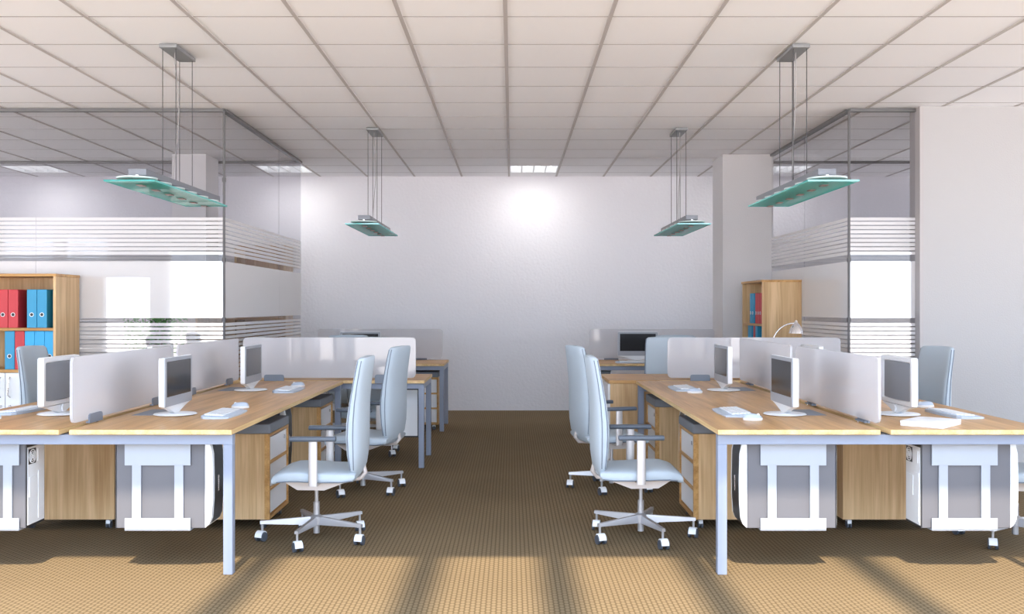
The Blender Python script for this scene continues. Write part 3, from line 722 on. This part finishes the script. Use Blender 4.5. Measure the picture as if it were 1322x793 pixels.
# ------------------------------------------------------------------ office chair (local: faces +Y)
def chair(loc, rz, label, spin=0.0):
    r = empty('office_chair', loc, rz, label, 'office chair', 'pale blue swivel chairs')
    # backrest: stacked rounded sections
    prof = [(0.385, -0.236, -0.262, 0.150), (0.42, -0.226, -0.278, 0.195), (0.50, -0.214, -0.290, 0.212), (0.60, -0.208, -0.294, 0.218), (0.68, -0.212, -0.294, 0.218),
            (0.78, -0.226, -0.296, 0.215), (0.88, -0.244, -0.304, 0.210), (0.97, -0.260, -0.316, 0.205), (1.02, -0.269, -0.323, 0.198), (1.034, -0.278, -0.318, 0.180)]
    rings = []; seamR = []
    for z, f, b, hw in prof:
        cy = (f+b)/2; hd = (f-b)/2; pts = []
        n = 28
        for i in range(n):
            a = 2*PI*i/n; ex = 0.35
            cx = math.copysign(abs(math.cos(a))**ex, math.cos(a)); sy = math.copysign(abs(math.sin(a))**0.7, math.sin(a))
            x = hw*cx
            bow = 0.022*(x/0.2)**2          # edges wrap forward slightly
            zz = z + (0.006*(1-(x/hw)**2) if z > 1.0 else 0)
            pts.append((x, cy+hd*sy+bow, zz))
        rings.append(pts)
    back = MB().loft(rings).build('backrest', FABRIC, r, smooth=60)
    for s in (-1, 1):
        for off in (0.35, -0.35):
            pts = [(s*hw*1.0, (f+b)/2+(f-b)/2*off+0.022*(hw/0.2)**2, z) for z, f, b, hw in prof[1:-1]]
            MB().tube(pts, 0.0028, 6).build('piping', PIPING, back)
    # seat: front edge thick, slight waterfall
    sp = [(-0.250, 0.400, 0.372), (-0.235, 0.408, 0.352), (-0.18, 0.410, 0.346), (-0.05, 0.414, 0.345), (0.06, 0.422, 0.350), (0.13, 0.420, 0.350), (0.175, 0.408, 0.345), (0.194, 0.398, 0.338), (0.204, 0.388, 0.338), (0.208, 0.376, 0.345)]
    rings = []
    for y, zt, zb in sp:
        n = 28; pts = []; hw = 0.228 if -0.2 < y < 0.17 else 0.212
        for i in range(n):
            a = 2*PI*i/n
            cx = math.copysign(abs(math.cos(a))**0.35, math.cos(a)); sz = math.copysign(abs(math.sin(a))**0.45, math.sin(a))
            pts.append((hw*cx, y, (zt+zb)/2+(zt-zb)/2*sz - 0.010*(1-(cx)**2)*0))
        rings.append(pts)
    seat = MB().loft(rings).build('seat', FABRIC, r, smooth=60)
    for s in (-1, 1):
        pts = [(s*0.2275, y, zb+0.014) for y, zt, zb in sp[1:-3]]
        MB().tube(pts, 0.0028, 6).build('piping', PIPING, seat)
    # pan below the seat
    MB().prism([(-0.19, 0.345), (0.15, 0.345), (0.08, 0.302), (-0.07, 0.300)], 'x', -0.14, 0.14).build('seat_pan', PAN, r)
    MB().tube([(0.0, -0.262, 0.43), (0.0, -0.276, 0.378), (0.0, -0.25, 0.345), (0.0, -0.15, 0.340)], 0.014, 8).build('back_bracket', PAN, r, smooth=50)
    for s in (-1, 1):
        pd_ = MB().prism(rrect(0.048, 0.026, 0.011, 4, s*0.256, 0.600), 'y', -0.155, 0.095).bevel(0.006, 2, 50).build('armrest', ARM, r, smooth=40)
        po = MB().loft([[(s*0.256+0.011*math.cos(t), -0.03+0.024*math.sin(t), z) for t in [2*PI*i/14 for i in range(14)]] for z in (0.345, 0.587)])
        po.box(*sorted((s*0.12, s*0.256)), -0.05, -0.01, 0.340, 0.352)
        po.build('arm_post', POSTM, pd_, smooth=50)
    MB().cyl((0, 0, 0.19), (0, 0, 0.303), 0.011, n=14).cyl((0, 0, 0.034), (0, 0, 0.21), 0.018, n=18).build('gas_column', STEEL, r, smooth=40)
    base = MB().lathe([(0.019, 0.085), (0.034, 0.085), (0.034, 0.13), (0.019, 0.14)], n=20).build('star_base', STEEL, r, smooth=40)
    base.rotation_euler = (0, 0, spin)
    for k in range(5):
        a = 2*PI*k/5; ca, sa = math.cos(a), math.sin(a)
        def P(u, v, z): return (ca*u-sa*v, sa*u+ca*v, z)
        lg = MB().loft([[P(0.02, -0.015, 0.083), P(0.02, 0.015, 0.083), P(0.02, 0.010, 0.130), P(0.02, -0.010, 0.130)],
                        [P(0.312, -0.011, 0.096), P(0.312, 0.011, 0.096), P(0.312, 0.009, 0.113), P(0.312, -0.009, 0.113)]])
        lg.cyl(P(0.300, 0, 0.058), P(0.300, 0, 0.100), 0.007, n=10)
        lg.build('base_leg', STEEL, base)
        # caster with white hood and two dark wheels
        ang = a + 0.6 + k*1.1
        cu, su = math.cos(ang), math.sin(ang)
        U = Vector((1, 0, 0)); V = Vector((0, 1, 0)); Z = Vector((0, 0, 1)); cc = U*0.012
        cs = MB()
        for s in (-1, 1):
            cs.cyl(cc + V*(s*0.012) + Z*0.0265, cc + V*(s*0.026) + Z*0.0265, 0.026, n=20, mi=1)
        hood = []
        for t in [i*PI/10 for i in range(11)]:
            p = cc + U*(0.031*math.cos(t)) + Z*(0.026+0.034*math.sin(t))
            q = cc + U*(0.026*math.cos(t)) + Z*(0.026+0.028*math.sin(t))
            hood.append([p + V*0.021, q + V*0.021, q - V*0.021, p - V*0.021])
        cs.loft(hood)
        cs.build('caster', [WHITEP, WHEEL], base, smooth=40, loc=P(0.300, 0, 0))
    return r
def set_casters(c):
    b = child(c, 'star_base')[0]
    for i, w in enumerate(child(b, 'caster')):
        w.rotation_euler = (0, 0, math.radians(-90 + [12, -22, 28, -10, 20][i % 5]) - c.rotation_euler.z - b.rotation_euler.z)
c0 = chair((-1.109, 5.65, 0), PI/2, 'pale blue swivel chair in the left aisle foreground, seen edge-on facing the desk', math.radians(27))
set_casters(c0)
def ch(x, y, deg, spin, label):
    c = dup(c0, (x, y, 0), math.radians(deg), label)
    child(c, 'star_base')[0].rotation_euler = (0, 0, math.radians(spin))
    set_casters(c)
    return c
ch(-1.07, 7.15, 78, 25, 'pale blue swivel chair at the left workbench, second from the camera, turned slightly away')
ch(0.737, 5.70, -90, 16, 'pale blue swivel chair in the right aisle foreground, seen edge-on facing the desk')
ch(0.725, 7.25, -77, 40, 'pale blue swivel chair at the right workbench, second from the camera, its back showing')
ch(-3.15, 7.10, -90, 10, 'grey-looking chair in front of the left bookcase, only its backrest showing')
ch(2.74, 7.02, 97, 10, 'grey-looking chair against the solid white wall at right, backrest showing above the desk')
ch(2.84, 5.62, 90, 60, 'swivel chair cut by the right photo edge, its base and casters showing')
ch(-3.25, 5.65, -90, 20, 'swivel chair at the left photo edge, only a caster showing')
ch(-1.30, 8.93, 180, 0, 'chair behind the left far divider, facing us, tucked under its desk')
ch(1.445, 8.97, 180, 0, 'chair behind the right far divider, its wide shaded backrest beside the distant screen')
ch(-1.62, 10.15, 0, 0, 'distant chair facing the farthest left desk, seen under the desk in front')
ch(1.62, 10.15, 0, 0, 'distant chair facing the farthest right desk')

# ------------------------------------------------------------------ bookcases (local: front faces -Y; x from 0 to w; y 0 front .. d)
def bookcase(loc, rz, w, d, h, label, doors=True, shelves=(0.82, 1.15), cat='bookcase', group=None, back=True):
    r = empty('bookcase', loc, rz, label, cat, group)
    t = 0.022
    MB().box(0, t, 0.004, d, 0, h-t).build('side_panel', WZ, r)
    MB().box(w-t, w, 0.004, d, 0, h-t).build('side_panel', WZ, r)
    bx('top_panel', WX, r, -0.006, w+0.006, -0.006, d, h-t, h, 0.002, 1)
    MB().box(t, w-t, d-0.012, d-0.001, 0.06, h-t).build('back_panel', WZ, r)
    for z in shelves: MB().box(t, w-t, 0.006, d-0.013, z-t, z).build('shelf', WX, r)
    MB().box(t, w-t, 0.03, 0.045, 0, 0.06).build('plinth', WX, r)
    if doors:
        for k in range(2):
            a = t+0.002+k*(w-2*t)/2; b = a+(w-2*t)/2-0.004
            dd = bx('door', WHITEP, r, a, b, 0.003, 0.021, 0.065, shelves[0]-t-0.004, 0.002, 1)
            hx = b-0.035 if k == 0 else a+0.035
            MB().tube([(hx, 0.0025, 0.60), (hx-0.004, -0.022, 0.62), (hx, -0.026, 0.68), (hx+0.004, -0.022, 0.74), (hx, 0.0025, 0.76)], 0.005).build('handle', CHROME, dd)
            MB().cyl((hx, -0.004, 0.53), (hx, 0.0025, 0.53), 0.011, n=14).build('lock', STEEL, dd)
    return r
bookcase((-4.409, 7.87, 0), 0, 0.802, 0.43, 1.58, 'wooden bookcase with red and blue binders at the left photo edge')
# rz = -90: local +x -> world -y ; local y(depth) -> world +x
bookcase((2.425, 10.50, 0), -PI/2, 0.84, 0.385, 1.58, 'wooden bookcase beside the right column, its side panel facing us')
def binder(loc, rz, col, label, group, tilt=0):
    r = empty('ring_binder', loc, rz, label, 'binder', group)
    b = MB().box(0, 0.078, 0, 0.27, 0.0, 0.305)
    b.bevel(0.003, 1).build('cover', col, r)
    rg = MB().lathe([(0.013, 0), (0.017, 0), (0.017, 0.003), (0.013, 0.003), (0.013, 0)], n=18)
    rg.v = [(x+0.039, -z-0.0005, y+0.105) for x, y, z in rg.v]
    o = rg.build('finger_ring', WHITEP, r)
    MB().cyl((0.039, -0.0015, 0.105), (0.039, -0.0002, 0.105), 0.0128, n=16).build('finger_hole', DARK, r)
    if tilt: r.rotation_euler = (0, tilt, rz)
    return r
def left_x(px): return (px-661)/1285*7.90
gL1, gL2 = 'binders on the upper shelf of the left bookcase', 'binders on the lower shelf of the left bookcase'
UZ, LZ = 1.1505, 0.8205
protos = {}
def bd(x, y, z, rz, key, label, group, tilt=0):
    colr = {'r': RED, 'b': BLUE, 'c': CYAN}[key]
    if key not in protos:
        protos[key] = binder((x, y, z), rz, colr, label, group, tilt); return protos[key]
    o = dup(protos[key], (x, y, z), rz, label, group)
    if tilt: o.rotation_euler = (0, tilt, rz)
    return o
bd(-4.16, 7.90, UZ, 0, 'r', 'red binder on the left bookcase upper shelf, cut by the photo edge', gL1)
bd(-4.079, 7.90, UZ, 0, 'r', 'red binder on the left bookcase upper shelf, leftmost fully visible ring', gL1)
bd(-3.998, 7.90, UZ, 0, 'r', 'red binder on the left bookcase upper shelf, nearest the blue pair', gL1)
bd(-3.850, 7.90, UZ, 0, 'b', 'blue binder on the left bookcase upper shelf, next to the gap', gL1)
bd(-3.769, 7.90, UZ, 0, 'b', 'blue binder on the left bookcase upper shelf, rightmost', gL1)
bd(-4.026, 7.90, LZ, 0, 'b', 'dark blue binder on the left bookcase lower shelf, leftmost', gL2)
bd(-3.946, 7.90, LZ, 0, 'r', 'single red binder on the left bookcase lower shelf', gL2)
bd(-3.867, 7.90, LZ, 0, 'c', 'bright blue binder right of the red one, left bookcase lower shelf', gL2)
bd(-3.7875, 7.90, LZ, 0, 'c', 'bright blue binder on the left bookcase lower shelf, behind the chair top', gL2)
bd(-3.7080, 7.90, LZ, 0, 'c', 'bright blue binder on the left bookcase lower shelf, rightmost against the panel', gL2)

gR = 'binders in the right bookcase'
# world y of a binder's spine edge; spines face -x (rz=-90: local x -> -y, local y -> +x)
for yy, key, z, lab in ((10.28, 'b', UZ, 'teal blue binder on the right bookcase shelf, leftmost'), (10.19, 'b', UZ, 'teal blue binder on the right bookcase shelf, touching the red ones'),
                        (10.05, 'r', UZ, 'red binder on the right bookcase shelf, next to the blue ones'), (9.965, 'r', UZ, 'red binder on the right bookcase shelf, middle of the red ones'),
                        (9.88, 'r', UZ, 'red binder on the right bookcase shelf, partly hidden by the side panel'),
                        (10.36, 'b', LZ, 'blue binder low in the right bookcase, leftmost'), (10.275, 'b', LZ, 'blue binder low in the right bookcase, left of the red one'),
                        (10.13, 'r', LZ, 'red binder low in the right bookcase'), (10.045, 'b', LZ, 'blue binder low in the right bookcase, right of the red one')):
    bd(2.455, yy, z, -PI/2, key, lab, gR)

# furniture in the left glass room
bookcase((-3.04, 10.9, 0), 0, 0.56, 0.38, 1.99, 'tall wooden cabinet inside the left glass room, seen through the side glass stripes', doors=False, shelves=(0.4, 0.8, 1.2, 1.6), cat='cabinet')
bookcase((-3.27, 10.28, 0), 0, 0.30, 0.40, 1.45, 'lower wooden cabinet beside the plant inside the left glass room', doors=False, shelves=(0.4, 0.8, 1.15), cat='cabinet')
def plant():
    r = empty('potted_plant', (-3.52, 9.85, 0), 0, 'leafy green potted plant inside the left glass room', 'plant')
    MB().lathe([(0, 0), (0.13, 0), (0.17, 0.30), (0.18, 0.34), (0.165, 0.34), (0.155, 0.31), (0, 0.31)], n=28).build('pot', POT, r, smooth=40)
    MB().lathe([(0, 0.311), (0.15, 0.311), (0.15, 0.32), (0, 0.325)], n=20).build('soil', SOIL, r)
    st = MB(); tips = []
    for k in range(16):
        a = random.uniform(0, 2*PI); q = random.uniform(0.05, 0.26); h = random.uniform(0.9, 1.5)
        p = [(0.03*math.cos(a), 0.03*math.sin(a), 0.31)] + [(q*t*math.cos(a), q*t*math.sin(a), 0.31+(h-0.31)*t) for t in (0.3, 0.6, 1.0)]
        st.tube(p, [0.008, 0.006, 0.004, 0.002], 5); tips.append(p)
    st.build('stems', STEM, r)
    lf = MB()
    for k in range(2600):
        a = random.uniform(0, 2*PI); u = random.random()**0.5; z = random.uniform(0.50, 1.54)
        rad = 0.31*math.sin(min(1, (z-0.40)/0.5)*PI/2)*(1-max(0, (z-1.25)/0.6)**2)*u
        c = Vector((rad*math.cos(a), rad*math.sin(a), z))
        d = Vector((random.uniform(-1, 1), random.uniform(-1, 1), random.uniform(-0.5, 0.8))).normalized(); n = d.orthogonal().normalized()
        n.rotate(Matrix.Rotation(random.uniform(0, 6.28), 3, d)); l = random.uniform(0.02, 0.035); w = l*0.35
        up = d.cross(n)*0.004
        lf.add([c-d*l, c+n*w+up, c+d*l, c-n*w+up], [(0, 1, 2, 3)], random.choice((0, 0, 1)))
    lf.build('foliage', [LEAF, LEAF2], r)
plant()
